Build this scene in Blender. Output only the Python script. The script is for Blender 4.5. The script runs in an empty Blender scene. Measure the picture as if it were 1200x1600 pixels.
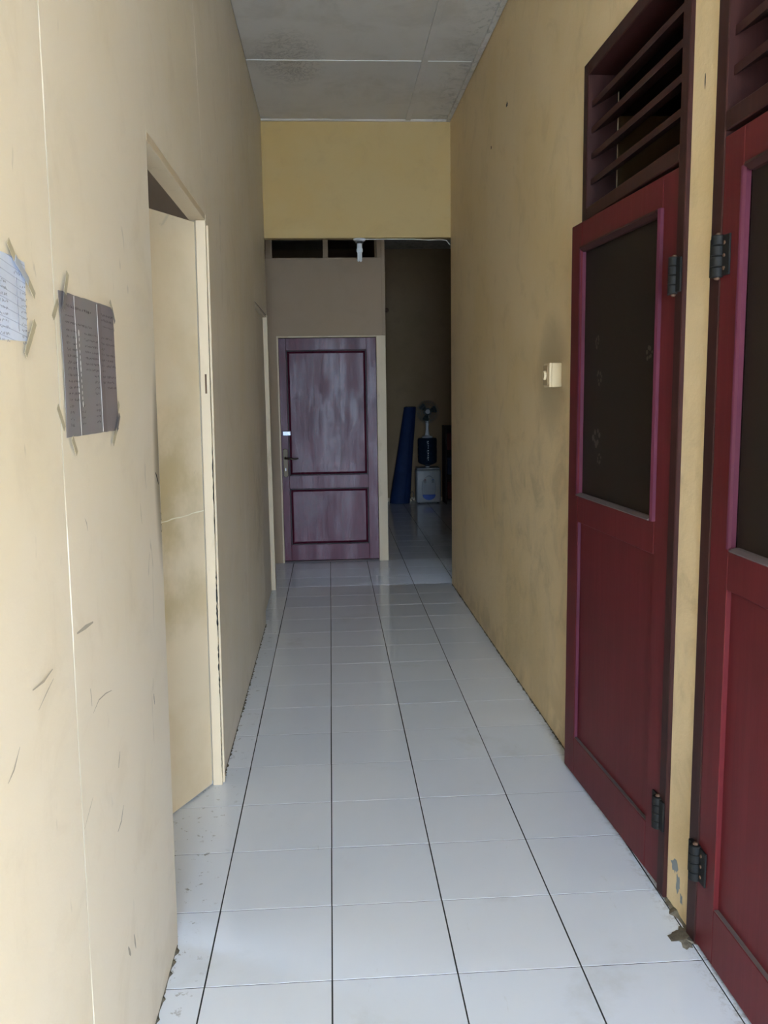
import bpy, bmesh, math, random
from mathutils import Vector, Matrix
random.seed(7)
S = bpy.context.scene
COL = S.collection

# ------------------------------------------------------------------ camera
cam_d = bpy.data.cameras.new('camera')
cam_d.sensor_fit = 'VERTICAL'; cam_d.sensor_height = 24.0
cam_d.lens = 1345.7 / 1600 * 24.0
cam_d.clip_start = 0.02; cam_d.clip_end = 200
cam = bpy.data.objects.new('camera', cam_d); COL.objects.link(cam)
YAW, PIT, ROL = .0599, -.1391, -.015
cy, sy = math.cos(YAW), math.sin(YAW)
F = Vector((sy*math.cos(PIT), cy*math.cos(PIT), math.sin(PIT)))
R0 = Vector((cy, -sy, 0)); U0 = R0.cross(F)
R1 = math.cos(ROL)*R0 + math.sin(ROL)*U0
U1 = -math.sin(ROL)*R0 + math.cos(ROL)*U0
M = Matrix((R1, U1, -F)).transposed().to_4x4()
M.translation = Vector((.03, -2.0595, 1.518))
cam.matrix_world = M
S.camera = cam

# ------------------------------------------------------------------ world, lights, exposure
w = bpy.data.worlds.new('overcast_sky'); S.world = w; w.use_nodes = True
wn = w.node_tree; wn.nodes.clear()
bg = wn.nodes.new('ShaderNodeBackground'); wo = wn.nodes.new('ShaderNodeOutputWorld')
tc = wn.nodes.new('ShaderNodeTexCoord'); sx = wn.nodes.new('ShaderNodeSeparateXYZ'); rp = wn.nodes.new('ShaderNodeValToRGB')
rp.color_ramp.elements[0].position = 0.0; rp.color_ramp.elements[0].color = (.37, .49, .67, 1)
rp.color_ramp.elements[1].position = 1.0; rp.color_ramp.elements[1].color = (.86, 1.06, 1.35, 1)
wn.links.new(tc.outputs['Generated'], sx.inputs[0]); wn.links.new(sx.outputs[2], rp.inputs[0])
wn.links.new(rp.outputs[0], bg.inputs[0]); bg.inputs[1].default_value = 1.0
wn.links.new(bg.outputs[0], wo.inputs[0])
def portal(loc, rot, sx_, sy_):
    l = bpy.data.lights.new('sky_portal', 'AREA'); l.shape = 'RECTANGLE'; l.size = sx_; l.size_y = sy_
    l.cycles.is_portal = True
    o = bpy.data.objects.new('sky_portal', l); o.location = loc; o.rotation_euler = rot; COL.objects.link(o)
portal((.3, -5.32, 1.3), (math.radians(90), 0, 0), 1.9, 2.75)        # open end of the corridor
portal((1.16, -4.85, 1.25), (0, math.radians(90), 0), 2.7, .75)       # open side towards the yard
vs = S.view_settings
vs.view_transform = 'Standard'; vs.look = 'None'; vs.gamma = 1.0; vs.use_curve_mapping = False
vs.exposure = 5.5

# ------------------------------------------------------------------ materials
def mat(name, base, rough=.6, spec=.5, metal=0.0, trans=0.0, ior=1.5, build=None, coat=0.0):
    m = bpy.data.materials.new(name); m.use_nodes = True
    nt = m.node_tree; b = nt.nodes['Principled BSDF']
    b.inputs['Base Color'].default_value = (*base, 1); b.inputs['Roughness'].default_value = rough
    b.inputs['Specular IOR Level'].default_value = spec; b.inputs['Metallic'].default_value = metal
    b.inputs['Transmission Weight'].default_value = trans; b.inputs['IOR'].default_value = ior
    b.inputs['Coat Weight'].default_value = coat
    if build: build(nt, b)
    return m
class G:
    """small node graph helper working in world position"""
    def __init__(s, nt, b):
        s.nt, s.b = nt, b; s.pos = nt.nodes.new('ShaderNodeNewGeometry').outputs['Position']
        s.sep = nt.nodes.new('ShaderNodeSeparateXYZ'); nt.links.new(s.pos, s.sep.inputs[0])
        s.x, s.y, s.z = s.sep.outputs
    def link(s, a, t):
        if hasattr(a, 'is_linked') or hasattr(a, 'node'): s.nt.links.new(a, t)
        else: t.default_value = a
    def math(s, op, a, b=0.0, clamp=False):
        n = s.nt.nodes.new('ShaderNodeMath'); n.operation = op; n.use_clamp = clamp
        s.link(a, n.inputs[0]); s.link(b, n.inputs[1]); return n.outputs[0]
    def noise(s, scale, detail=4, rough=.6, vec=None, stretch=None, dist=0.0):
        v = vec or s.pos
        if stretch:
            mp = s.nt.nodes.new('ShaderNodeMapping'); mp.inputs['Scale'].default_value = stretch
            s.nt.links.new(v, mp.inputs[0]); v = mp.outputs[0]
        n = s.nt.nodes.new('ShaderNodeTexNoise'); n.inputs['Scale'].default_value = scale
        n.inputs['Detail'].default_value = detail; n.inputs['Roughness'].default_value = rough
        n.inputs['Distortion'].default_value = dist
        s.nt.links.new(v, n.inputs['Vector']); return n.outputs['Fac']
    def rng(s, a, lo, hi, to0=0.0, to1=1.0, smooth=True):
        n = s.nt.nodes.new('ShaderNodeMapRange'); n.clamp = True
        if smooth: n.interpolation_type = 'SMOOTHSTEP'
        s.link(a, n.inputs[0])
        for i, v in enumerate((lo, hi, to0, to1)): n.inputs[i+1].default_value = v
        return n.outputs[0]
    def mix(s, f, a, b):
        n = s.nt.nodes.new('ShaderNodeMix'); n.data_type = 'RGBA'
        s.link(f, n.inputs[0])
        for v, i in ((a, 6), (b, 7)):
            if isinstance(v, tuple): n.inputs[i].default_value = (*v, 1)
            else: s.nt.links.new(v, n.inputs[i])
        return n.outputs[2]
    def spot(s, y0, z0, ry, rz):
        """soft elliptical mark on a wall, in metres"""
        a = s.math('DIVIDE', s.math('SUBTRACT', s.y, y0), ry); b = s.math('DIVIDE', s.math('SUBTRACT', s.z, z0), rz)
        d = s.math('ADD', s.math('MULTIPLY', a, a), s.math('MULTIPLY', b, b))
        return s.rng(d, 1.0, 0.0)
    def color(s, c): s.nt.links.new(c, s.b.inputs['Base Color'])
    def bump(s, h, dist=.002, strength=.5):
        n = s.nt.nodes.new('ShaderNodeBump'); n.inputs['Distance'].default_value = dist; n.inputs['Strength'].default_value = strength
        s.nt.links.new(h, n.inputs['Height']); s.nt.links.new(n.outputs[0], s.b.inputs['Normal'])

def wall_build(base, dirty, warm, kind):
    def f(nt, b):
        g = G(nt, b)
        n1 = g.noise(1.3, 5, .6); n2 = g.noise(5, 6, .65, dist=.6)
        c = g.mix(g.rng(n1, .42, .68), base, warm)
        c = g.mix(g.math('MULTIPLY', g.rng(n2, .5, .72), .3), c, dirty)
        # splash dirt rising from the floor
        low = g.math('MULTIPLY', g.rng(g.z, .28, 0.0), g.rng(n2, .40, .60))
        c = g.mix(g.math('MULTIPLY', low, .6 if kind == 'right' else .3), c, dirty)
        if kind == 'left':
            # finger grime by the door edge, scuffs
            s1 = g.math('MULTIPLY', g.spot(.20, 1.33, .09, .32), .75)
            c = g.mix(s1, c, (.20, .15, .08))
            s2 = g.math('MULTIPLY', g.math('MULTIPLY', g.spot(3.3, .85, .5, .5), g.rng(n2, .4, .62)), .2)
            c = g.mix(s2, c, (.25, .20, .10))
            sc = g.noise(9, 3, .5, stretch=(1, 1.4, .35), dist=1.6)
            c = g.mix(g.math('MULTIPLY', g.rng(sc, .70, .76), .35), c, (.3, .27, .22))
        if kind == 'right':
            s1 = g.math('MULTIPLY', g.spot(1.65, 1.58, .30, .30), .45)
            c = g.mix(s1, c, (.30, .24, .14))
            s2 = g.math('MULTIPLY', g.math('MULTIPLY', g.spot(.5, .9, 3.6, .75), g.rng(n2, .40, .70)), .3)
            c = g.mix(s2, c, (.42, .31, .17))
            s3 = g.math('MULTIPLY', g.rng(g.z, .9, .1), g.rng(g.noise(1.7, 4, .6, stretch=(1, 1, .5)), .48, .62))
            c = g.mix(g.math('MULTIPLY', s3, .2), c, (.36, .25, .12))
        g.color(c)
        g.bump(g.math('ADD', g.noise(14, 6, .7), g.math('MULTIPLY', g.noise(90, 2, .5), .15)), .006 if kind == 'right' else .0015, .5)
    return f
WALL_L = mat('cream_paint_boards', (.70, .63, .49), .55, .3, build=wall_build((.82, .73, .59), (.65, .55, .41), (.80, .70, .53), 'left'))
WALL_R = mat('cream_paint_plaster', (.66, .55, .35), .7, .25, build=wall_build((.87, .66, .38), (.64, .46, .24), (.85, .63, .33), 'right'))
WALL_B = mat('ochre_cream_plaster', (.7, .53, .25), .75, .2, build=wall_build((.58, .42, .19), (.46, .32, .15), (.58, .40, .16), 'far'))
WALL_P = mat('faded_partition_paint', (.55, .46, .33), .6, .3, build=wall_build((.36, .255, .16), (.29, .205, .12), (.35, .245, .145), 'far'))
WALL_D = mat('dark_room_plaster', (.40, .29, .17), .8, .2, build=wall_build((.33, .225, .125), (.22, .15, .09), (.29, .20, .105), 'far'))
TRIM = mat('cream_gloss_trim', (.78, .69, .47), .5, .25, build=lambda nt, b: (lambda g: (g.color(g.mix(g.math('MULTIPLY', g.rng(g.noise(12, 5, .65, stretch=(1, 1, .4)),   .55, .75), .5), (.68, .55, .37), (.45, .34, .2)))))(G(nt, b)))
def leafb(nt, b):
    g = G(nt, b); n = g.noise(3, 5, .6)
    c = g.mix(g.rng(n, .4, .7), (.76, .62, .42), (.70, .55, .34))
    c = g.mix(g.math('MULTIPLY', g.math('MULTIPLY', g.spot(.95, 1.05, .35, .55), g.rng(n, .35, .6)), .6), c, (.45, .35, .17))
    c = g.mix(g.math('MULTIPLY', g.rng(g.noise(8, 4, .6, dist=1.0), .66, .74), .3), c, (.35, .3, .2))
    g.color(c); g.bump(g.noise(20, 4, .6), .0015, .4)
LEAF_L = mat('cream_door_paint', (.66, .58, .42), .5, .35, build=leafb)
def tileb(nt, b):
    g = G(nt, b)
    oi = nt.nodes.new('ShaderNodeObjectInfo').outputs['Random']
    c = g.mix(oi, (.73, .77, .83), (.78, .81, .86))
    n = g.noise(2.2, 6, .65, dist=.4)
    c = g.mix(g.math('MULTIPLY', g.rng(n, .56, .75), .35), c, (.50, .50, .46))
    st = g.noise(6, 5, .7, stretch=(2.5, .8, 1), dist=1.2)
    c = g.mix(g.math('MULTIPLY', g.rng(st, .66, .76), .22), c, (.42, .40, .33))
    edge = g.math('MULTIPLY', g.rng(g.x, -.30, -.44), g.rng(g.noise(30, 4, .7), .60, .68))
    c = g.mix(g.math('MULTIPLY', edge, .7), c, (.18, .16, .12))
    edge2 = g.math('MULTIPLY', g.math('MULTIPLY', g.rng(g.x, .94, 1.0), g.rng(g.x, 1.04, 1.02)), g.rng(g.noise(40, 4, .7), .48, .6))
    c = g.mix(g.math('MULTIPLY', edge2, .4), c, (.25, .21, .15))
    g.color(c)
    r = g.rng(n, .35, .75, .05, .13); nt.links.new(r, b.inputs['Roughness'])
    g.bump(g.noise(7, 2, .5), .0006, .25)
TILE = mat('white_ceramic_tile', (.68, .7, .72), .12, .5, build=tileb)
GROUT = mat('dark_grout', (.035, .035, .033), .9, .1)
def ceilb(nt, b):
    g = G(nt, b); n = g.noise(2.6, 6, .65, dist=.5)
    c = g.mix(g.math('MULTIPLY', g.rng(n, .45, .72), .5), (.66, .61, .54), (.48, .43, .35))
    # sooty web-like stain by the cross joint
    a = g.math('DIVIDE', g.math('ADD', g.x, .17), .26); d = g.math('DIVIDE', g.math('SUBTRACT', g.y, 3.45), .55)
    r = g.rng(g.math('ADD', g.math('MULTIPLY', a, a), g.math('MULTIPLY', d, d)), 1, 0)
    w1 = g.noise(9, 8, .75, dist=1.5)
    web = g.rng(g.math('ABSOLUTE', g.math('SUBTRACT', w1, .5)), .035, 0.0)
    c = g.mix(g.math('MULTIPLY', r, g.math('ADD', g.math('MULTIPLY', web, .5), .07)), c, (.12, .10, .08))
    e = g.math('MULTIPLY', g.rng(g.x, .70, .98), g.rng(w1, .48, .62))
    c = g.mix(g.math('MULTIPLY', e, .5), c, (.2, .18, .14))
    g.color(c); g.bump(g.noise(40, 3, .6), .001, .3)
CEIL = mat('white_ceiling_board', (.6, .6, .57), .75, .2, build=ceilb)
def woodb(c1, c2, c3, bump=.0008):
    def f(nt, b):
        g = G(nt, b)
        gr = g.noise(7, 6, .65, stretch=(6, 6, .35), dist=.5); bl = g.noise(2.0, 4, .6)
        c = g.mix(g.rng(gr, .35, .7), c1, c2); c = g.mix(g.math('MULTIPLY', g.rng(bl, .45, .7), .6), c, c3)
        g.color(c); g.bump(gr, bump, .5)
        if bump > .001: nt.links.new(g.rng(g.noise(4, 5, .7, stretch=(3, 3, .6)), .35, .65, .25, .38), b.inputs['Roughness'])
    return f
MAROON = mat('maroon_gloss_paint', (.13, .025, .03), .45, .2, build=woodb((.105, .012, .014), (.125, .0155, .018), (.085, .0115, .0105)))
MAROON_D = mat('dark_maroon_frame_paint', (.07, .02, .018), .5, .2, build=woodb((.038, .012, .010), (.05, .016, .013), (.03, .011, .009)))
BEAD_SHEEN = mat('maroon_bead_sheen', (.2, .04, .07), .55, .25, build=woodb((.085, .013, .028), (.10, .018, .034), (.055, .011, .018)))  # pink glare of the sky on the mouldings, put into the paint colour
FARMAR = mat('worn_maroon_varnish', (.12, .02, .04), .30, .22, build=woodb((.085, .010, .024), (.115, .018, .034), (.06, .009, .018), .0015))
FARBEAD = mat('dull_maroon_bead', (.018, .009, .011), .4, .3)
PALE = mat('pale_edge', (.13, .10, .095), .6, .3)  # paler tone for threshold, panel edge and lower glass bead
def glassb(nt, b):
    nt.nodes.remove(b); o = nt.nodes['Material Output']
    tr = nt.nodes.new('ShaderNodeBsdfTransparent'); tr.inputs[0].default_value = (.35, .30, .26, 1)
    gl = nt.nodes.new('ShaderNodeBsdfGlossy'); gl.inputs['Roughness'].default_value = .32; gl.inputs[0].default_value = (.8, .8, .8, 1)
    df = nt.nodes.new('ShaderNodeBsdfDiffuse'); df.inputs[0].default_value = (.035, .023, .017, 1)
    lw = nt.nodes.new('ShaderNodeFresnel'); lw.inputs[0].default_value = 1.14
    m1 = nt.nodes.new('ShaderNodeMixShader'); m1.inputs[0].default_value = .55
    m2 = nt.nodes.new('ShaderNodeMixShader')
    L = nt.links.new
    L(tr.outputs[0], m1.inputs[1]); L(df.outputs[0], m1.inputs[2]); L(lw.outputs[0], m2.inputs[0]); L(m1.outputs[0], m2.inputs[1]); L(gl.outputs[0], m2.inputs[2]); L(m2.outputs[0], o.inputs[0])
DGLASS = mat('dusty_dark_glass', (.03, .03, .03), build=glassb)
RESID = mat('sticker_residue', (.085, .07, .058), .8, .2)
BLACKM = mat('blackened_hinge_iron', (.013, .0125, .011), .65, .3, metal=.2)
RUST = mat('rusty_metal', (.16, .09, .055), .8, .3, metal=.3)
CHROME = mat('chrome', (.35, .37, .42), .4, .5, metal=1)
BRASS = mat('aged_brass', (.06, .045, .028), .42, .5, metal=.8)
IVORY = mat('ivory_plastic', (.74, .58, .34), .45, .4)
IVORY_D = mat('grimy_ivory_plastic', (.42, .30, .16), .55, .4)
DISPW = mat('dull_white_plastic', (.42, .44, .44), .4, .4)
WHITEP = mat('white_plastic', (.75, .77, .78), .35, .5)
GREYP = mat('grey_plastic', (.35, .37, .38), .4, .5)
BLACKP = mat('black_plastic', (.02, .02, .02), .4, .5)
BULB = mat('lamp_tube_glass', (.82, .84, .84), .25, .5)
BLUEP = mat('blue_tray_plastic', (.02, .10, .50), .4, .5)
REDP = mat('red_plastic', (.4, .02, .02), .4, .5)
TARP = mat('blue_rolled_mat', (.015, .055, .19), .7, .3, build=lambda nt, b: (lambda g: g.color(g.mix(g.rng(g.noise(4, 4, .6), .4, .7), (.007, .022, .075), (.010, .030, .10))))(G(nt, b)))
BOTTLE = mat('blue_bottle_plastic', (.03, .07, .13), .12, .5, trans=.6, ior=1.3)
FANM = mat('fan_guard_wire', (.16, .18, .17), .5, .4)
FANBL = mat('fan_blade_plastic', (.03, .045, .045), .35, .5, trans=.3)
def paperb(c1, c2, lined):
    def f(nt, b):
        g = G(nt, b); n = g.noise(9, 4, .6)
        c = g.mix(g.rng(n, .35, .7), c1, c2)
        if lined:
            sw = g.math('FRACT', g.math('DIVIDE', g.math('ADD', g.z, g.math('MULTIPLY', g.y, .10)), .0128))
            ln = g.rng(g.math('ABSOLUTE', g.math('SUBTRACT', sw, .5)), .06, .03)
            c = g.mix(g.math('MULTIPLY', ln, .55), c, (.22, .27, .42))
        g.color(c); g.bump(g.noise(12, 3, .6), .002, .4)
    return f
NOTE_G = mat('grey_note_paper', (.26, .24, .25), .6, .3, build=paperb((.235, .225, .23), (.25, .215, .225), False))
NOTE_P = mat('purplish_note_paper', (.25, .21, .22), .6, .3, build=paperb((.24, .205, .215), (.21, .185, .195), False))
NOTE_D = mat('note_fold_shade', (.20, .17, .175), .6, .3)
NOTE_B = mat('bluish_lined_paper', (.66, .72, .86), .6, .3, build=paperb((.66, .72, .85), (.60, .66, .82), True))
TAPE = mat('yellowed_tape', (.46, .40, .27), .35, .5)
TAPE_D = mat('tape_over_paper', (.17, .155, .15), .35, .5)
TAPE_B = mat('tape_over_blue_paper', (.42, .45, .50), .35, .5)
INK = mat('ink', (.055, .045, .05), .7, .2)
INK_F = mat('faint_pencil', (.22, .24, .32), .7, .2)
CREASE = mat('paper_crease', (.62, .62, .60), .6, .3)
SCUFF = mat('scuff_mark', (.44, .39, .31), .8, .2)
BLACKMARK = mat('black_mark', (.02, .02, .02), .8, .2)
FILLER = mat('joint_filler', (.86, .80, .64), .6, .3)
MORTAR = mat('grey_mortar', (.17, .145, .11), .95, .1, build=lambda nt, b: (lambda g: (g.color(g.mix(g.rng(g.noise(40, 4, .7), .35, .7), (.20, .17, .125), (.11, .095, .07))), g.bump(g.noise(60, 4, .7), .003, .8)))(G(nt, b)))
BARE = mat('bare_cement_patch', (.30, .32, .32), .9, .1)
CABLE = mat('white_cable', (.6, .58, .53), .5, .4)
GROUND = mat('concrete_yard', (.42, .42, .40), .9, .1, build=lambda nt, b: (lambda g: g.color(g.mix(g.noise(2, 5, .6), (.45, .45, .43), (.36, .36, .34))))(G(nt, b)))
DOORIN = mat('dark_wood_and_room_shade', (.035, .022, .018), .6, .3)  # shelf wood, also the painted darkness of the right room
BOOKR = mat('dull_red_cover', (.14, .03, .03), .6, .3); BOOKB = mat('dull_blue_cover', (.03, .05, .10), .6, .3)

# ------------------------------------------------------------------ helpers
def link(name, bm, m, parent=None, loc=None, rz=None, smooth=False):
    me = bpy.data.meshes.new(name)
    bmesh.ops.recalc_face_normals(bm, faces=bm.faces)
    if smooth:
        for f_ in bm.faces: f_.smooth = True
    bm.to_mesh(me); bm.free()
    for q in (m if isinstance(m, (list, tuple)) else [m]): me.materials.append(q)
    o = bpy.data.objects.new(name, me); COL.objects.link(o)
    if smooth:
        md = o.modifiers.new('edge', 'EDGE_SPLIT'); md.split_angle = math.radians(40)
    if parent: o.parent = parent
    if loc: o.location = loc
    if rz is not None: o.rotation_euler = (0, 0, rz)
    return o
def empty(name, loc=(0, 0, 0), rz=0, parent=None):
    o = bpy.data.objects.new(name, None); COL.objects.link(o); o.location = loc; o.rotation_euler = (0, 0, rz)
    o.empty_display_size = .05
    if parent: o.parent = parent
    return o
def tag(o, label=None, cat=None, group=None, kind=None):
    if label: o['label'] = label
    if cat: o['category'] = cat
    if group: o['group'] = group
    if kind: o['kind'] = kind
    return o
def box(bm, x0, x1, y0, y1, z0, z1, bev=0.0, seg=1):
    x0, x1 = sorted((x0, x1)); y0, y1 = sorted((y0, y1)); z0, z1 = sorted((z0, z1))
    r = bmesh.ops.create_cube(bm, size=1)
    for v in r['verts']:
        v.co = Vector((x0+(v.co.x+.5)*(x1-x0), y0+(v.co.y+.5)*(y1-y0), z0+(v.co.z+.5)*(z1-z0)))
    if bev > 0:
        es = list({e for v in r['verts'] for e in v.link_edges})
        bmesh.ops.bevel(bm, geom=es, offset=bev, segments=seg, affect='EDGES', profile=.5)
    return bm
def B(*a, **k): return box(bmesh.new(), *a, **k)
def tube(bm, pts, r, n=8, cap=True):
    pts = [Vector(p_) for p_ in pts]; rings = []
    rr = r if isinstance(r, (list, tuple)) else [r]*len(pts)
    prev = None
    for i, p_ in enumerate(pts):
        t = (pts[min(i+1, len(pts)-1)] - pts[max(i-1, 0)]).normalized()
        a = prev if prev is not None else (Vector((0, 0, 1)) if abs(t.z) < .9 else Vector((1, 0, 0)))
        a = (a - t*a.dot(t)).normalized(); prev = a; b_ = t.cross(a)
        rings.append([bm.verts.new(p_ + (a*math.cos(2*math.pi*k/n) + b_*math.sin(2*math.pi*k/n))*rr[i]) for k in range(n)])
    for A_, B_ in zip(rings, rings[1:]):
        for k in range(n): bm.faces.new((A_[k], A_[(k+1) % n], B_[(k+1) % n], B_[k]))
    if cap: bm.faces.new(rings[0][::-1]); bm.faces.new(rings[-1])
    return bm
def T(pts, r, n=8): return tube(bmesh.new(), pts, r, n)
def lathe(prof, n=24, c=(0, 0, 0)):
    bm = bmesh.new(); rings = []
    for r, z in prof:
        rings.append([bm.verts.new((c[0]+max(r, 1e-4)*math.cos(2*math.pi*k/n), c[1]+max(r, 1e-4)*math.sin(2*math.pi*k/n), c[2]+z)) for k in range(n)])
    for A_, B_ in zip(rings, rings[1:]):
        for k in range(n): bm.faces.new((A_[k], A_[(k+1) % n], B_[(k+1) % n], B_[k]))
    bm.faces.new(rings[0][::-1]); bm.faces.new(rings[-1]); return bm
# the left partition is thin boarding that bows slightly into the corridor
def bow(y, z):
    b_ = .0115*min(max(z, 0), 2.15) if z < 2.15 else .0247*(3.5-z)/1.35
    return b_*min(1, max(0, (3-y)/1.7))
def bowmesh(bm, cut=.25):
    for ax in (1, 2):
        vals = [v.co[ax] for v in bm.verts]; lo, hi = min(vals), max(vals)
        n = int((hi-lo)/cut)
        for k in range(1, n+1):
            c = [0, 0, 0]; c[ax] = lo + (hi-lo)*k/(n+1); no = [0, 0, 0]; no[ax] = 1
            bmesh.ops.bisect_plane(bm, geom=bm.verts[:]+bm.edges[:]+bm.faces[:], plane_co=c, plane_no=no)
    for v in bm.verts: v.co.x += bow(v.co.y, v.co.z)
    return bm
XL = -.43          # corridor face of the left partition (before bowing)

# ================================================================== SETTING
# floor: every tile its own part, grout bed beneath
floor = link('floor', B(-3.2, 3.2, -5.3, 9.95, -.06, -.0009), GROUT); tag(floor, kind='structure')
TS = .33; GX, GY = .0021, .0014
tile_mesh = None
def tile_bm(x0, x1, y0, y1):
    b_ = bmesh.new(); e = .0005
    pts = [(x0, y0), (x1, y0), (x1, y1), (x0, y1)]
    lo = [b_.verts.new((x, y, -.004)) for x, y in pts]; mi = [b_.verts.new((x, y, -e)) for x, y in pts]
    tp = [b_.verts.new((x+(e if i in (0, 3) else -e), y+(e if i in (0, 1) else -e), 0)) for i, (x, y) in enumerate(pts)]
    for i in range(4):
        j = (i+1) % 4
        b_.faces.new((lo[i], lo[j], mi[j], mi[i])); b_.faces.new((mi[i], mi[j], tp[j], tp[i]))
    b_.faces.new(tp); return b_
first = link('tile', tile_bm(GX, TS-GX, GY, TS-GY), TILE, floor)
for j in range(-3, 17):
    for i in range(-3, 4):
        if i == -3 and not (0 <= j <= 4): continue
        if i == 3 and j > -1 and j < 13: continue
        if i == 0 and j == 0: continue
        o = first.copy(); COL.objects.link(o); o.parent = floor
        o.location = (i*TS + random.uniform(-.0005, .0005), j*TS + random.uniform(-.0004, .0004), random.uniform(-.0003, 0))
bm = bmesh.new()
def addtile(i, j):
    t = tile_bm(i*TS+GX, (i+1)*TS-GX, j*TS+GY, (j+1)*TS-GY); me = bpy.data.meshes.new('t'); t.to_mesh(me); t.free(); bm.from_mesh(me); bpy.data.meshes.remove(me)
for j in range(-16, 30):
    for i in range(-9, 9):
        near = -3 <= j < 17 and -3 <= i < 4
        if near and not ((i == -3 and not (0 <= j <= 4)) or (i == 3 and -1 < j < 13)): continue
        addtile(i, j)
tag(link('distant_tiles', bm, TILE, floor), kind='stuff')

# ceiling boards
ceiling = link('ceiling', B(-.50, 1.05, -5.2, 4.58, 3.502, 3.56), CEIL); tag(ceiling, kind='structure')
ys = [-5.2, -3.88, -2.66, -1.44, -.22, 1.0, 2.22, 3.44, 4.575]
for a, b_ in zip(ys, ys[1:]):
    link('board', B(-.425, .645, a+.002, b_-.002, 3.490, 3.502, bev=.0015), CEIL, ceiling)
    link('board', B(.646, .985, a+.002, b_-.002, 3.490, 3.502, bev=.0015), CEIL, ceiling)
link('cover_strip', B(.627, .664, -5.2, 4.575, 3.479, 3.4899, bev=.001), CEIL, ceiling)
for y in ys[1:-1]:
    link('joint_strip', B(-.425, .93, y-.005, y+.005, 3.4865, 3.4899, bev=.001), mat('ceiling_joint_paint', (.86, .85, .80), .6), ceiling)
bm = B(0, .03, -1.45, 4.57, 3.472, 3.49, bev=.003)
link('corner_moulding', bm, CEIL, ceiling, (.972, 0, 0), .0098)
link('corner_moulding', B(-.425, .955, 4.556, 4.578, 3.476, 3.4899, bev=.003), CEIL, ceiling)

# beam across the corridor
beam = link('wall_beam', B(-1.6, 1.09, 4.58, 4.66, 2.655, 3.56), WALL_B); tag(beam, kind='structure')

# right wall, in its own slightly turned frame: local x into the wall, local y along the corridor
RW = .0098
wall_right = empty('wall_right', (1.005, 0, 0), RW); tag(wall_right, kind='structure')
def rwbox(name, y0, y1, z0, z1, m=WALL_R, x0=0, x1=.12, bev=0):
    return link(name, B(x0, x1, y0, y1, z0, z1, bev=bev), m, wall_right)
rwbox('wall_section', 1.217, 4.578, 0, 3.56)
rwbox('wall_section', .120, .283, 0, 3.56)
rwbox('wall_section', .283, 1.217, 2.68, 3.56)
rwbox('wall_section', -.815, .12, 2.68, 3.56)
rwbox('wall_section', -4.5, -.815, 0, 3.56)
# dark gritty joint where wall meets floor
def ragged(y0, y1, wdt, name='base_joint', step=.012, m=MORTAR):
    b_ = bmesh.new(); n = int((y1-y0)/step); A = []; 
    for k in range(n+1):
        y = y0+(y1-y0)*k/n; r = wdt*(.35+random.random()**2*1.1); A.append((b_.verts.new((-r, y, .0006)), b_.verts.new((-.0005, y, .0012+r*.45)), b_.verts.new((.0, y, 0.0004))))
    for p_, q_ in zip(A, A[1:]):
        b_.faces.new((p_[0], q_[0], q_[1], p_[1])); b_.faces.new((p_[1], q_[1], q_[2], p_[2]))
    return link(name, b_, m, wall_right)
ragged(1.24, 4.57, .008); ragged(.13, .28, .020)
b_ = bmesh.new()
c = b_.verts.new((-.03, .075, .010)); ring = []
for k in range(26):
    a = 2*math.pi*k/26; r = .045*(1+random.uniform(-.35, .3)); ring.append(b_.verts.new((-.025+r*math.cos(a)*.8, .095+r*math.sin(a), .0008)))
for k in range(26): b_.faces.new((c, ring[k], ring[(k+1) % 26]))
link('mortar_patch', b_, MORTAR, wall_right, smooth=True)
def blob(y, z, ry, rz, m, name, parent=wall_right, x=-.0008, n=18, jag=.35):
    b_ = bmesh.new(); c = b_.verts.new((x*1.6, y, z)); ring = []
    for k in range(n):
        a = 2*math.pi*k/n; q = 1+random.uniform(-jag, jag); ring.append(b_.verts.new((x, y+ry*q*math.cos(a), z+rz*q*math.sin(a))))
    for k in range(n): b_.faces.new((c, ring[k], ring[(k+1) % n]))
    return link(name, b_, m, parent)
blob(.232, .135, .022, .020, BARE, 'bare_patch'); blob(.205, .095, .014, .028, BARE, 'bare_patch'); blob(.18, .06, .008, .016, BARE, 'bare_patch')
blob(2.60, 2.98, .018, .012, DOORIN, 'wall_mark'); blob(3.02, 2.88, .012, .009, RUST, 'wall_mark'); blob(.21, 2.29, .003, .02, BLACKMARK, 'wall_mark', jag=.1)

# left partition: boards of thin ply with filled joints
wall_left = empty('wall_left'); tag(wall_left, kind='structure')
def lwall(name, y0, y1, z0, z1, m=WALL_L, x0=XL-.055, x1=XL, bev=.001):
    return link(name, bowmesh(B(x0, x1, y0, y1, z0, z1, bev=bev)), m, wall_left)
lwall('panel', -5.2, -1.836, 0, 3.56); lwall('panel', -1.832, -.607, 0, 3.56); lwall('panel', -.602, .19, 0, 3.56)
lwall('panel', .1905, 1.208, 2.16, 3.56); lwall('panel', 1.2105, 2.43, 0, 3.56); lwall('panel', 2.432, 3.52, 0, 3.56)
lwall('panel', 3.522, 4.58, 2.095, 3.56)
for ya, yb, wd_ in ((-2.0, .18, .006), (1.23, 3.52, .007)):
    b_ = bmesh.new(); n = int((yb-ya)/.012); A = []
    for k in range(n+1):
        y = ya+(yb-ya)*k/n; q = wd_*(.2+random.random()**3*1.6); A.append((b_.verts.new((XL+.0002, y, .0016+q*.3)), b_.verts.new((XL+.0005+q, y, .0007))))
    for p_, q_ in zip(A, A[1:]): b_.faces.new((p_[0], p_[1], q_[1], q_[0]))
    link('base_joint', b_, MORTAR, wall_left)
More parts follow.
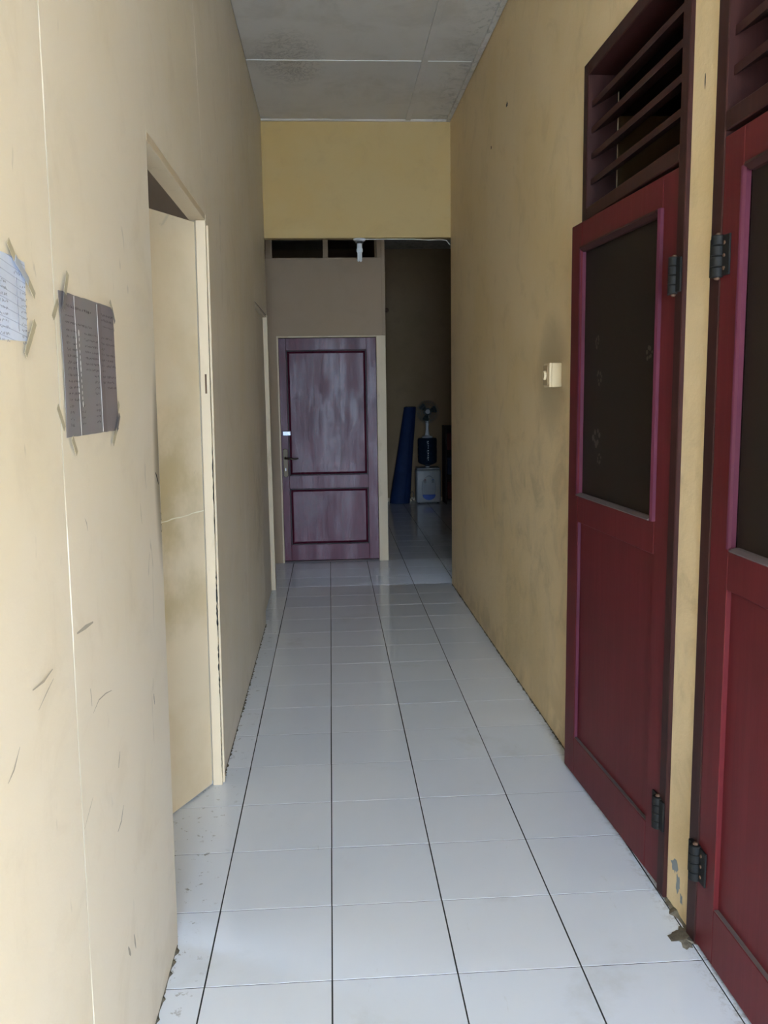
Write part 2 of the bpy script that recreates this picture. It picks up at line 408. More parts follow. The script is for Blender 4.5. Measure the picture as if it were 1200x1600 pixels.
# white joint filler, thin and irregular
b_ = bmesh.new()
def fill_line(b_, yf, segs, x=XL+.0006):
    for z0, z1, w_ in segs:
        n = max(2, int((z1-z0)/.03)); pts = []
        for k in range(n+1):
            z = z0+(z1-z0)*k/n; y = yf(z)+random.uniform(-.0008, .0008); q = w_*(.5+random.random()*.8)*min(1, .3+4*min(k, n-k)/n)
            xx = x+bow(y, z); pts.append((b_.verts.new((xx, y-q, z)), b_.verts.new((xx, y+q, z))))
        for p_, r_ in zip(pts, pts[1:]): b_.faces.new((p_[0], p_[1], r_[1], r_[0]))
fill_line(b_, lambda z: -.604, [(1.30, 1.99, .0020), (.42, 1.10, .0022), (1.99, 2.6, .001), (.06, .40, .0020)])
link('joint_filler', b_, FILLER, wall_left)
b_ = bmesh.new(); fill_line(b_, lambda z: .186, [(2.14, 2.45, .002), (.30, 1.9, .0012), (.05, .36, .003)])
link('joint_filler', b_, FILLER, wall_left)
b_ = bmesh.new(); fill_line(b_, lambda z: -.243, [(.85, 1.14, .0006), (1.72, 1.76, .0006)])
link('joint_filler', b_, FILLER, wall_left)
# scuffs, drawn as thin smears of paint-deep dirt
b_ = bmesh.new()
def smear(b_, pts, w_, x=XL+.0007):
    n = len(pts); P_ = []
    for k, (y, z) in enumerate(pts):
        q = w_*math.sin(math.pi*(k+.35)/(n-.3)); a = pts[max(k-1, 0)]; c = pts[min(k+1, n-1)]
        d = Vector((c[0]-a[0], c[1]-a[1])).normalized(); nx, nz = -d.y*q, d.x*q
        xx = x+bow(y, z); P_.append((b_.verts.new((xx, y-nx, z-nz)), b_.verts.new((xx, y+nx, z+nz))))
    for p_, r_ in zip(P_, P_[1:]): b_.faces.new((p_[0], p_[1], r_[1], r_[0]))
for pts, w_ in (([(-.582, 1.111), (-.53, 1.108), (-.481, 1.104)], .004), ([(-.811, 1.09), (-.76, 1.087), (-.718, 1.092)], .0022),
               ([(-.791, 1.052), (-.75, 1.066), (-.717, 1.076)], .0012), ([(-.924, .999), (-.9, 1.008), (-.874, 1.03)], .0016),
               ([(-.511, .939), (-.47, .95), (-.42, .945), (-.374, .935)], .0014), ([(-.38, .637), (-.35, .645), (-.327, .668)], .003),
               ([(-.351, .761), (-.345, .775), (-.335, .79)], .003), ([(-.344, .357), (-.335, .34), (-.325, .325)], .006),
               ([(-.29, .35), (-.285, .33), (-.28, .31)], .005), ([(-.52, .99), (-.518, .975), (-.516, .955)], .002),
               ([(-.60, .76), (-.56, .78), (-.54, .79)], .001), ([(-.5, 1.30), (-.49, 1.29), (-.485, 1.275)], .0015),
               ([(-.05, 1.27), (-.045, 1.24), (-.04, 1.22)], .0015), ([(.0, .80), (.005, .81), (.01, .83)], .0015)):
    smear(b_, pts, w_)
link('scuff_marks', b_, SCUFF, wall_left)['kind'] = 'stuff'
b_ = bmesh.new(); smear(b_, [(.135, 1.325), (.148, 1.315), (.163, 1.30), (.170, 1.29)], .004); smear(b_, [(.010, .79), (.012, .777), (.015, .76)], .002)
for y, z in ((.187, 1.205), (.186, 1.175)):
    pts = [(y+.006*math.cos(a*.9), z+.010*math.sin(a*.9)) for a in range(8)]; smear(b_, pts, .0014)
link('paint_chips', b_, BLACKMARK, wall_left)['kind'] = 'stuff'

# left doorway (door_1): far post, head, opened leaf
door_1 = empty('door_1', (XL, 1.165, 0)); tag(door_1, kind='structure')
def cl(o, par):
    o.parent = par; o.matrix_parent_inverse = Matrix.Translation(-par.location); return o
cl(link('door_post', bowmesh(B(XL-.032, XL+.004, 1.168, 1.190, 0, 2.135, bev=.002)), TRIM), door_1)
cl(link('door_stop', bowmesh(B(XL-.006, XL+.011, 1.1915, 1.2095, 0, 2.12, bev=.002)), TRIM), door_1)
cl(link('door_head', bowmesh(B(XL-.055, XL+.001, .19, 1.19, 2.136, 2.159, bev=.001)), TRIM), door_1)
b_ = bmesh.new()
for z0, z1, q in ((.98, 1.34, .0022), (.60, .86, .0035), (.36, .58, .0028), (1.36, 1.9, .0009), (.05, .30, .0012)):
    P_ = []; n = 26
    for k in range(n+1):
        z = z0+(z1-z0)*k/n; e = q*(.25+random.random())*min(1, .15+5*min(k, n-k)/n); c_ = XL+.0042+bow(1.17, z)+random.uniform(-.0008, .0008)
        P_.append((b_.verts.new((c_-e, 1.1672, z)), b_.verts.new((c_+e*.7, 1.1672, z))))
    for p_, r_ in zip(P_, P_[1:]): b_.faces.new((p_[0], p_[1], r_[1], r_[0]))
cl(link('post_crack', b_, BLACKMARK), door_1)
# strike plate mark on the post face
cl(link('strike_plate', bowmesh(B(XL-.0145, XL-.008, 1.1655, 1.169, 1.52, 1.59)), RUST), door_1)
LH = Vector((XL-.034, 1.166)); LD = Vector((-.135, -.282)).normalized()
b_ = B(0, .80, 0, .034, .008, 2.128, bev=.002)
bmesh.ops.subdivide_edges(b_, edges=b_.edges[:], cuts=3, use_grid_fill=True)
th = math.atan2(LD.y, LD.x)
leaf = link('leaf', b_, LEAF_L)
for v in leaf.data.vertices:
    s_, t_, z = v.co; x = LH.x+LD.x*s_+LD.y*t_*1; y = LH.y+LD.y*s_-LD.x*t_*1
    v.co = (x+.0115*min(z, 2.15), y, z)
cl(leaf, door_1)
# hairline seam across the leaf at mid height
b_ = bmesh.new(); P_ = []
for k in range(25):
    s_ = k/24*.6; z = 1.088-.03*s_+random.uniform(-.0015, .0015); q = .0012+random.random()*.0012
    x = LH.x+LD.x*s_+.0115*z-LD.y*.0012; y = LH.y+LD.y*s_+LD.x*.0012
    P_.append((b_.verts.new((x, y, z-q)), b_.verts.new((x, y, z+q))))
for p_, r_ in zip(P_, P_[1:]): b_.faces.new((p_[0], p_[1], r_[1], r_[0]))
seam = link('leaf_seam', b_, FILLER); cl(seam, door_1)

# far left flush doorway (door_2): leaf set back from the wall, bright jamb edge
door_2 = empty('door_2', (XL, 3.52, 0)); tag(door_2, kind='structure')
cl(link('leaf', B(XL-.055, XL-.026, 3.535, 4.50, .006, 2.07, bev=.002), WALL_L), door_2)
cl(link('door_post', B(XL-.055, XL+.004, 4.53, 4.578, 0, 2.094, bev=.002), TRIM), door_2)
cl(link('door_post', B(XL-.055, XL, 3.522, 3.534, 0, 2.094, bev=.002), WALL_L), door_2)
cl(link('door_head', B(XL-.055, XL-.004, 3.535, 4.529, 2.074, 2.094, bev=.002), WALL_L), door_2)

# far partition with the maroon door
wall_far = empty('wall_far'); tag(wall_far, kind='structure')
YF = 5.60
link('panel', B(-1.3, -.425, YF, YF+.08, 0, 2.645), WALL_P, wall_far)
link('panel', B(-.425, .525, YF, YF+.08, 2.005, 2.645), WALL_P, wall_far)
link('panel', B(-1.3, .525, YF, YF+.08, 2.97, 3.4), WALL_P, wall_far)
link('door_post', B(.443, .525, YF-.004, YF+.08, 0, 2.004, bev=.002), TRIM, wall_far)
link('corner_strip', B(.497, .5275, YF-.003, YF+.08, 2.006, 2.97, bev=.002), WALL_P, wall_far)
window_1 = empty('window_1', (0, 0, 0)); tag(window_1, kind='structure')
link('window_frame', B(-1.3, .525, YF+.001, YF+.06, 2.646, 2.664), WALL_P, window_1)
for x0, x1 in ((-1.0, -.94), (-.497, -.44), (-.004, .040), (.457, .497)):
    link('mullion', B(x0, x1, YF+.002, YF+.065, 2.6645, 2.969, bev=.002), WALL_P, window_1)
cl(link('head_shadow_gap', B(XL-.028, XL-.003, 3.56, 4.529, 2.0945, 2.0948+.003), BLACKMARK), door_2)
door_3 = empty('door_3', (-.41, YF, 0)); tag(door_3, kind='structure')
d3 = lambda name, m, *a, **k: cl(link(name, B(*a, **k), m), door_3)
d3('door_frame', TRIM, -.4249, -.411, YF-.003, YF+.08, 0, 1.992, bev=.002)
d3('door_frame', TRIM, -.4249, .4425, YF-.003, YF+.08, 1.992, 2.0045, bev=.002)
d3('threshold', PALE, -.41, .4425, YF+.002, YF+.07, 0, .014, bev=.003)
yf = YF+.020
leaf3 = empty('leaf', (-.41, yf, 0)); cl(leaf3, door_3)
def l3(name, m, *a, **k):
    o = link(name, B(*a, **k), m); o.parent = leaf3; o.matrix_parent_inverse = Matrix.Translation(-leaf3.location); return o
l3('stile', FARMAR, -.410, -.348, yf, yf+.035, .016, 1.988, bev=.002); l3('stile', FARMAR, .356, .441, yf, yf+.035, .016, 1.988, bev=.002)
l3('rail', FARMAR, -.3475, .3555, yf, yf+.035, 1.885, 1.988, bev=.002); l3('rail', FARMAR, -.3475, .3555, yf, yf+.035, .668, .786, bev=.002)
l3('rail', FARMAR, -.3475, .3555, yf, yf+.035, .016, .160, bev=.002)
def raised(x0, x1, z0, z1, w_=.028):
    """fielded panel: recessed rim sloping up to a flat middle, boards showing as shallow grooves"""
    b_ = bmesh.new(); rings = []
    for dx, d in ((0, .022), (.012, .020), (w_, .006)):
        rings.append([b_.verts.new(c) for c in ((x0+dx, yf+d, z0+dx), (x1-dx, yf+d, z0+dx), (x1-dx, yf+d, z1-dx), (x0+dx, yf+d, z1-dx))])
    for A_, B_ in zip(rings, rings[1:]):
        for k in range(4): b_.faces.new((A_[k], A_[(k+1) % 4], B_[(k+1) % 4], B_[k]))
    b_.faces.new(rings[-1])
    o = link('panel', b_, FARMAR); o.parent = leaf3; o.matrix_parent_inverse = Matrix.Translation(-leaf3.location)
raised(-.3475, .3555, .786, 1.885); raised(-.3475, .3555, .160, .668)
for z0, z1 in ((.815, 1.856), (.189, .639)):
    for x in (-.115, .118): l3('board_groove', FARBEAD, x-.0012, x+.0012, yf+.0048, yf+.012, z0, z1)
for z0, z1 in ((.786, 1.885), (.160, .668)):   # dark quadrant beads round each panel
    for a in ((-.3475, -.337, z0, z1), (.345, .3555, z0, z1)): l3('bead', FARBEAD, a[0], a[1], yf-.001, yf+.018, a[2], a[3], bev=.003)
    for a in ((z0, z0+.010), (z1-.010, z1)): l3('bead', FARBEAD, -.337, .345, yf-.001, yf+.018, a[0], a[1], bev=.003)
# plate with lever, keyhole; chrome night latch above
def l3m(name, bmh, m, smooth=False):
    o = link(name, bmh, m, smooth=smooth); o.parent = leaf3; o.matrix_parent_inverse = Matrix.Translation(-leaf3.location); return o
b_ = bmesh.new(); n = 10; front = []; back = []
for k in range(2*n):
    a = math.pi*k/(n-1) if k < n else math.pi+math.pi*(k-n)/(n-1)
    zc = 1.005 if k < n else .795
    front.append(b_.verts.new((-.378+.019*math.cos(a), yf-.006, zc+.019*math.sin(a)))); back.append(b_.verts.new((-.378+.023*math.cos(a), yf, zc+.023*math.sin(a))))
b_.faces.new(front[::-1]); b_.faces.new(back)
for k in range(2*n): b_.faces.new((front[k], front[(k+1) % (2*n)], back[(k+1) % (2*n)], back[k]))
l3m('handle_plate', b_, BRASS)
l3m('door_handle', T([(-.378, yf-.005, .945), (-.378, yf-.045, .945), (-.370, yf-.052, .945), (-.33, yf-.054, .942), (-.29, yf-.052, .936), (-.262, yf-.045, .942)], [.010, .009, .009, .008, .007, .005], 10), BRASS, True)
l3m('keyhole', B(-.381, -.375, yf-.0075, yf-.0055, .83, .855, bev=.001), CHROME)
l3m('night_latch', B(-.398, -.322, yf-.028, yf, 1.142, 1.185, bev=.006, seg=2), CHROME)
l3m('latch_knob', T([(-.355, yf-.027, 1.160), (-.355, yf-.05, 1.160)], .013, 14), CHROME, True)

# rooms around the corridor (closed shells so that the doorways are dark)
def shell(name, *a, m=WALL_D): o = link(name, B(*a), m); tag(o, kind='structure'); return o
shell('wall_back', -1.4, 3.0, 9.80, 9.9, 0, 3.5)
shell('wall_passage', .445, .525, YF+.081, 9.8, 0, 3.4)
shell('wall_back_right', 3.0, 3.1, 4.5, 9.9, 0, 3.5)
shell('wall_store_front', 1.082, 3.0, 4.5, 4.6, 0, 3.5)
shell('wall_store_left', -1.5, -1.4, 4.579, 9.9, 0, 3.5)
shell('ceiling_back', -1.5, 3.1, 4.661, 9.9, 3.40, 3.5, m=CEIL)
link('baseboard', B(.53, 2.98, 9.785, 9.7995, 0, .05, bev=.003), TRIM).name = 'baseboard_back'; bpy.data.objects['baseboard_back']['kind'] = 'structure'
# room behind the left partition with an unseen window hole added to let sky light in
shell('wall_bedroom_far', -3.1, -.49, 4.5, 4.579, 0, 3.5, m=WALL_P)
shell('wall_bedroom_near', -3.1, -.49, -1.1, -1.0, 0, 3.5, m=WALL_P)
wb = link('wall_bedroom_side', box(box(box(B(-3.2, -3.1, -1.1, 1.0, 0, 3.5), -3.2, -3.1, 1.8, 4.58, 0, 3.5), -3.2, -3.1, 1.0, 1.8, 0, 1.0), -3.2, -3.1, 1.0, 1.8, 1.6, 3.5), WALL_P); tag(wb, kind='structure')
shell('ceiling_bedroom', -3.2, -.50, -1.1, 4.58, 3.5, 3.58, m=CEIL)
# rooms behind the right doors; near-black side wall and ceiling paint in the shade
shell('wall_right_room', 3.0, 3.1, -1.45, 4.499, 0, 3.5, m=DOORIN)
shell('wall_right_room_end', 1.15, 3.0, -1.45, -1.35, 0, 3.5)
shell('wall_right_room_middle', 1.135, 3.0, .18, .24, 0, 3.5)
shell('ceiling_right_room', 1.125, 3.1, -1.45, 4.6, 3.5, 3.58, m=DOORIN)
hb = link('wall_light_block_side', B(1.02, 1.14, -5.2, -4.5, 2.6, 3.56), WALL_R); tag(hb, kind='structure')  # unseen header added over the side opening to dim the upper walls
hb = link('wall_light_block_end', B(-.48, 1.14, -5.3, -5.2, 2.65, 3.56), WALL_R); tag(hb, kind='structure')  # unseen header added at the open end, holds back high sky light
yard = link('ground', B(-30, 30, -40, -5.31, -.2, -.07), GROUND); tag(yard, kind='structure')
yard2 = link('ground_side', B(3.25, 30, -5.3, 20, -.2, -.07), GROUND); tag(yard2, kind='structure')

# ------------------------------------------------------------------ the two maroon doors on the right
def make_right_door(name, jambs, hinge, ang, m, kind_door):
    """jambs: (near0, near1, far0, far1) along the wall; m: side sign of the corridor in leaf coordinates"""
    d = empty(name, (1.005, 0, 0), RW); tag(d, kind='structure')
    a0, a1, b0, b1 = jambs
    def fr(nm, y0, y1, z0, z1, x0=-.012, x1=.10, mm=MAROON_D, bev=.003): return link(nm, B(x0, x1, y0, y1, z0, z1, bev=bev), mm, d)
    fr('door_frame', a0, a1, 0, 2.679); fr('door_frame', b0, b1, 0, 2.679); fr('door_frame', a1, b0, 2.632, 2.679)
    fr('door_frame', a1, b0, 2.125, 2.172)
    vent = empty('louvre_vent', (0, a1, 2.172), 0, d)
    for zc in (2.262, 2.351, 2.441, 2.531):
        b_ = bmesh.new(); t = .020; y0, y1 = a1+.001-a1, b0-.001-a1
        # sloping board, front edge low
        prof = ((.004, zc-.011), (.004, zc+.011), (.095, zc+.060), (.095, zc+.040))
        L_ = [b_.verts.new((x, y0, z-2.172)) for x, z in prof]; R_ = [b_.verts.new((x, y1, z-2.172)) for x, z in prof]
        b_.faces.new(L_); b_.faces.new(R_[::-1])
        for k in range(4): b_.faces.new((L_[k], L_[(k+1) % 4], R_[(k+1) % 4], R_[k]))
        link('slat', b_, MAROON_D, vent)
    # leaf
    lf = empty('leaf', (0, 0, 0)); lf.parent = d; lf.matrix_parent_inverse = (Matrix.Translation((1.005, 0, 0)) @ Matrix.Rotation(RW, 4, 'Z')).inverted()
    lf.location = (hinge[0], hinge[1], 0); lf.rotation_euler = (0, 0, ang)
    W = .875
    def L(nm, mm, s0, s1, v0, v1, z0, z1, bev=.002):   # v measured outwards (towards the corridor); 0 = leaf face
        return link(nm, B(s0, s1, m*v0, m*v1, z0, z1, bev=bev), mm, lf)
    Z0, Z1 = .012, 2.112
    L('stile', MAROON, 0, .098, -.035, 0, Z0, Z1); L('stile', MAROON, .768, W, -.035, 0, Z0, Z1)
    L('rail', MAROON, .0982, .7678, -.035, 0, 2.020, Z1); L('rail', MAROON, .0982, .7678, -.035, 0, 1.020, 1.125); L('rail', MAROON, .0982, .7678, -.035, 0, Z0, .167)
    # lower panel, recessed
    L('panel', MAROON, .0982, .7678, -.026, -.013, .167, 1.020, .0)
    L('panel_edge', PALE, .10, .766, -.0129, -.0015, .1672, .1690, .0)
    # pinkish strip on the panel's far side, painted sheen of the recess edge
    L('bead', BEAD_SHEEN, .7615, .7677, -.0129, -.001, .171, 1.0195, .001)
    # glass with beading round it
    gl = L('glass_pane', DGLASS, .0985, .7675, -.022, -.017, 1.126, 2.019, .0)
    def beadbar(s0, s1, z0, z1, horiz, mm=BEAD_SHEEN):
        b_ = bmesh.new()
        if not horiz:   # stepped moulding, upright
            sg = 1 if s1 > s0 else -1; w_ = abs(s1-s0)
            hi = 1.0 if (kind_door == 1 and s1 > s0) else .25
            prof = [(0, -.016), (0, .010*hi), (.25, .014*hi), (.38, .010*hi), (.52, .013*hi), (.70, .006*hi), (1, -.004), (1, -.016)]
            pts = [(s0+sg*w_*a, v) for a, v in prof]
            A_ = [b_.verts.new((s, m*v, z0)) for s, v in pts]; C_ = [b_.verts.new((s, m*v, z1)) for s, v in pts]
        else:
            prof = [(0, -.016), (0, .009), (.4, .012), (1, -.004), (1, -.016)]
            sg = 1 if z1 > z0 else -1; w_ = abs(z1-z0)
            A_ = [b_.verts.new((s0, m*v, z0+sg*w_*a)) for a, v in prof]; C_ = [b_.verts.new((s1, m*v, z0+sg*w_*a)) for a, v in prof]
        n = len(A_); b_.faces.new(A_); b_.faces.new(C_[::-1])
        for k in range(n): b_.faces.new((A_[k], A_[(k+1) % n], C_[(k+1) % n], C_[k]))
        link('bead', b_, mm, lf)
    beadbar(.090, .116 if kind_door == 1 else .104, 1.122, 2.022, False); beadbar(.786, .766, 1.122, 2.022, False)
    beadbar(.122, .762, 2.024, 2.006, True, MAROON_D); beadbar(.122, .762, 1.120, 1.130, True, PALE)
    # pale edges
    # hinges: knuckle at the hinge line, two leaves
    for zc in (.252, 1.822) if kind_door == 1 else (.248, 1.832):
        h = empty('hinge', (-.006 if m > 0 else .002, m*.010, zc), 0, lf)
        for a, b2 in ((-.050, -.026), (-.0252, .0002), (.001, .025), (.0258, .050)):
            link('knuckle', lathe([(.0145, a), (.0165, a+.002), (.0165, b2-.002), (.0145, b2)], 14), BLACKM, h, smooth=True)
        link('hinge_pin', lathe([(.004, -.056), (.007, -.053), (.007, .053), (.004, .056)], 10), RUST, h, smooth=True)
        link('hinge_plate', B(.008, .050, -.0095*m, -.0045*m, -.048, .048, bev=.001), BLACKM, h)
        link('hinge_plate', B(-.040, -.008, -.010*m, .002*m, -.046, .046, bev=.001), BLACKM, h)
        for zz in (-.030, .0, .030): link('screw', T([(.026, -.005*m, zz), (.026, -.0025*m, zz)], .0045, 8), RUST, h)
    return d, lf
D1, LF1 = make_right_door('door_4', (.283, .334, 1.168, 1.2165), (.994, .337), math.atan2(1.222-.337, .943-.994+.0), 1, 1)
D2, LF2 = make_right_door('door_5', (-.8145, -.767, .062, .1195), (.9935, .060), math.atan2(-1, .0098), -1, 2)
# residue of stickers on the first door's glass: small frosted flowers
def flower(s_, z_, r, seed):
    rnd = random.Random(seed); b_ = bmesh.new()
    for k in range(7):
        a = 2*math.pi*k/7+rnd.random()*.4; q = r*(.5+rnd.random()*.5); cx_, cz_ = s_+math.cos(a)*q*.7, z_+math.sin(a)*q*.7
        rr = r*(.16+rnd.random()*.12); vv = [b_.verts.new((cx_+rr*math.cos(t*math.pi/3), -.0164, cz_+rr*math.sin(t*math.pi/3))) for t in range(6)]; b_.faces.new(vv)
    link('sticker_residue', b_, RESID, LF1)
flower(.63, 1.34, .05, 1); flower(.61, 1.555, .034, 2); flower(.60, 1.27, .025, 3); flower(.64, 1.68, .03, 4); flower(.20, 1.62, .03, 5)

# ================================================================== THINGS
# --- light switch on the right wall (surface box)
RWM = lambda x, y, z: (1.005 - math.sin(RW)*y + x, y, z)
sw = empty('light_switch', RWM(0, 1.545, 1.575), RW); tag(sw, 'ivory surface-mounted light switch box on the right wall beside the open maroon door', 'light switch')
link('box', B(-.042, -.0002, -.045, .045, -.050, .050, bev=.003, seg=2), IVORY, sw)
link('cover_plate', B(-.053, -.0421, -.045, .045, -.050, .050, bev=.003, seg=2), IVORY, sw)
link('rocker_surround', B(-.057, -.0531, -.028, .040, -.040, .040, bev=.002), IVORY_D, sw)
link('rocker', T([(-.056, .006, 0), (-.066, .006, 0)], [.021, .018], 16), IVORY, sw)

# --- papers taped to the left wall
def wy(y, z, off): return (XL+bow(y, z)+off, y, z)
def sheet(parent, corners, off, m, name, nu=12, nv=8, curl=0.002):
    """corners in (y,z): bottom-left, bottom-right, top-right, top-left"""
    b_ = bmesh.new(); grid = []
    for j in range(nv+1):
        row = []
        for i in range(nu+1):
            u, v = i/nu, j/nv
            y = (1-v)*((1-u)*corners[0][0]+u*corners[1][0])+v*((1-u)*corners[3][0]+u*corners[2][0])
            z = (1-v)*((1-u)*corners[0][1]+u*corners[1][1])+v*((1-u)*corners[3][1]+u*corners[2][1])
            e = off+curl*(.5+.5*math.sin(u*9+v*4))*(4*(v*(1-v))**.5*.5)
            if j in (0, nv): z += random.uniform(-.0006, .0006)
            row.append(b_.verts.new(wy(y, z, e)))
        grid.append(row)
    for j in range(nv):
        for i in range(nu): b_.faces.new((grid[j][i], grid[j][i+1], grid[j+1][i+1], grid[j+1][i]))
    g = bmesh.ops.extrude_face_region(b_, geom=b_.faces[:])
    for v in [e for e in g['geom'] if isinstance(e, bmesh.types.BMVert)]: v.co.x += .0004
    o = link(name, b_, m, smooth=False); o.parent = parent; o.matrix_parent_inverse = Matrix.Translation(-parent.location); return o
def strip(parent, a, b2, w_, off, m, name='tape'):
    d = Vector((b2[0]-a[0], b2[1]-a[1])); n_ = Vector((-d.y, d.x)).normalized()*w_/2
    cs = [(a[0]-n_.x, a[1]-n_.y), (b2[0]-n_.x, b2[1]-n_.y), (b2[0]+n_.x, b2[1]+n_.y), (a[0]+n_.x, a[1]+n_.y)]
    return sheet(parent, cs, off, m, name, 6, 1, 0.0)
def script_lines(parent, words, m, off, name='handwriting'):
    b_ = bmesh.new(); rnd = random.Random(3)
    for y, z, length, h in words:
        q = y
        while q < y+length:
            n = rnd.choice((2, 3, 3)); pts = [(q+rnd.uniform(0, h*.7), z+rnd.uniform(-h*.5, h*.5)) for _ in range(n+1)]
            for a, c in zip(pts, pts[1:]):
                d = Vector((c[0]-a[0], c[1]-a[1]))
                if d.length < 1e-5: continue
                nn = Vector((-d.y, d.x)).normalized()*h*.13
                vs_ = [b_.verts.new(wy(p_[0]+s_*nn.x, p_[1]+s_*nn.y, off)) for p_, s_ in ((a, -1), (c, -1), (c, 1), (a, 1))]
                b_.faces.new(vs_)
            q += h*(.75+rnd.random()*.35)
            if rnd.random() < .18: q += h*.7
    o = link(name, b_, m); o['kind'] = 'stuff'; o.parent = parent; o.matrix_parent_inverse = Matrix.Translation(-parent.location); return o
N2 = empty('note_sheet', wy(-.41, 1.447, 0)); tag(N2, 'grey handwritten list on a wide paper sheet taped to the left wall', 'paper notice', 'paper lists taped to the left wall')
sheet(N2, [(-.583, 1.449), (-.235, 1.447), (-.240, 1.695), (-.587, 1.690)], .0010, NOTE_G, 'sheet', 16, 10, .0025)
sheet(N2, [(-.336, 1.449), (-.237, 1.448), (-.242, 1.692), (-.345, 1.690)], .0040, NOTE_P, 'fold_flap', 4, 6, .0003)
for yb, yt in ((-.506, -.512), (-.360, -.366)):
    strip(N2, (yb, 1.449), (yt, 1.688), .0016, .0046, CREASE, 'crease')
sheet(N2, [(-.357, 1.449), (-.330, 1.449), (-.336, 1.690), (-.362, 1.690)], .0043, NOTE_D, 'fold_shade', 2, 4, .0002)
words = [(-.57, 1.668, .16, .006), (-.57, 1.652, .05, .003), (-.572, 1.641, .16, .0045), (-.34, 1.672, .09, .005), (-.34, 1.662, .09, .005), (-.33, 1.650, .075, .003)]
z = 1.628
for k in range(16):
    words.append((-.568, z, .018, .005)); 
    if k < 12: words.append((-.540, z, .028, .005))
    if k < 7: words.append((-.46, z, .085, .0045))
    elif k not in (11,): words.append((-.405, z, .028, .005))
    if k < 9: words.append((-.348, z, .022, .0045)); 
    if k in (0, 1, 3, 4, 5, 7, 8, 9): words.append((-.315, z, .05+.02*(k % 2), .0048))
    if k > 11: words.append((-.498, z, .02, .005))
    z -= .0106
script_lines(N2, words, INK, .0056)
b_ = bmesh.new(); rnd = random.Random(5)
for k in range(13):                      # correction-fluid spots down one column
    z = 1.626-k*.0102; y = -.498+.0004*k; r = .0034 if k in (0, 5, 6, 12) else .002
    vs_ = [b_.verts.new(wy(y+r*.8*math.cos(t), z+r*(1.3+rnd.random())*math.sin(t), .0062)) for t in [i*math.pi/4 for i in range(8)]]; b_.faces.new(vs_)
o = link('correction_fluid', b_, mat('correction_fluid', (.85, .86, .85), .6)); o.parent = N2; o.matrix_parent_inverse = Matrix.Translation(-N2.location)
strip(N2, (-.549, 1.722), (-.570, 1.686), .013, .0072, TAPE); strip(N2, (-.570, 1.686), (-.583, 1.660), .013, .0074, TAPE_D)
strip(N2, (-.623, 1.642), (-.592, 1.672), .012, .0016, TAPE)
strip(N2, (-.273, 1.704), (-.262, 1.692), .010, .0072, TAPE); strip(N2, (-.262, 1.692), (-.242, 1.665), .010, .0074, TAPE_D); strip(N2, (-.242, 1.665), (-.229, 1.648), .009, .0016, TAPE)
strip(N2, (-.624, 1.502), (-.592, 1.464), .012, .0016, TAPE); strip(N2, (-.572, 1.448), (-.549, 1.420), .012, .0072, TAPE)
strip(N2, (-.212, 1.502), (-.238, 1.478), .012, .0016, TAPE); strip(N2, (-.238, 1.478), (-.266, 1.449), .012, .0078, TAPE_D); strip(N2, (-.266, 1.449), (-.300, 1.421), .012, .0072, TAPE)
N1 = empty('note_sheet', wy(-.85, 1.595, 0)); tag(N1, 'bluish white lined paper list taped to the left wall, nearest the camera', 'paper notice', 'paper lists taped to the left wall')
sheet(N1, [(-1.0, 1.590), (-.748, 1.598), (-.740, 1.712), (-1.0, 1.716)], .0010, NOTE_B, 'sheet', 12, 8, .003)
words = [(-.80, 1.690, .03, .006), (-.90, 1.690, .05, .006)]
for k in range(10):
    words += [(-.778, 1.673-k*.0076*1.15, .022, .0045), (-.93, 1.673-k*.0087, .10, .0045)]
script_lines(N1, words, INK_F, .0058)
strip(N1, (-.790, 1.684), (-.790, 1.610), .0012, .0054, INK_F, 'ruled_line')
strip(N1, (-.815, 1.730), (-.792, 1.709), .012, .0060, TAPE); strip(N1, (-.792, 1.709), (-.742, 1.684), .012, .0066, TAPE_B); strip(N1, (-.742, 1.684), (-.718, 1.666), .012, .0062, TAPE)
strip(N1, (-.722, 1.628), (-.745, 1.604), .012, .0060, TAPE); strip(N1, (-.745, 1.604), (-.772, 1.578), .012, .0062, TAPE)

# --- compact fluorescent lamp under the beam
LX, LY = .277, 4.625
lamp = empty('ceiling_lamp', (LX, LY, 2.655)); tag(lamp, 'white unlit compact fluorescent bulb hanging under the beam before the transom', 'lamp')
link('lamp_holder', lathe([(.046, -.0005), (.048, -.006), (.040, -.016), (.024, -.020)], 20), WHITEP, lamp, smooth=True)
link('socket_collar', lathe([(.026, -.020), (.030, -.024), (.030, -.034), (.024, -.036)], 20), BLACKP, lamp, smooth=True)
link('bulb_base', lathe([(.020, -.036), (.020, -.070), (.024, -.074), (.024, -.094), (.020, -.098)], 20), WHITEP, lamp, smooth=True)
for a in (45, 165, 285):
    ca, sa = math.cos(math.radians(a)), math.sin(math.radians(a)); px, py = -sa, ca
    pts = [(ca*.011+px*.007, sa*.011+py*.007, -.098), (ca*.011+px*.007, sa*.011+py*.007, -.155)]
    for t in range(1, 5): th_ = math.pi*t/5; pts.append((ca*.011+px*.007*math.cos(th_), sa*.011+py*.007*math.cos(th_), -.155-.008*math.sin(th_)))
    pts += [(ca*.011-px*.007, sa*.011-py*.007, -.155), (ca*.011-px*.007, sa*.011-py*.007, -.098)]
    link('lamp_tube', T(pts, .0052, 8), BULB, lamp, smooth=True)
cab = link('power_cable', T([(LX+.047, LY-.01, 2.649), (.45, 4.615, 2.650), (.60, 4.612, 2.650), (.68, 4.60, 2.646), (.80, 4.60, 2.639), (.88, 4.60, 2.642), (.93, 4.595, 2.635), (.955, 4.585, 2.60)], .0036, 8), CABLE)
tag(cab, 'thin white power cable run along the underside of the beam to the lamp', 'cable')

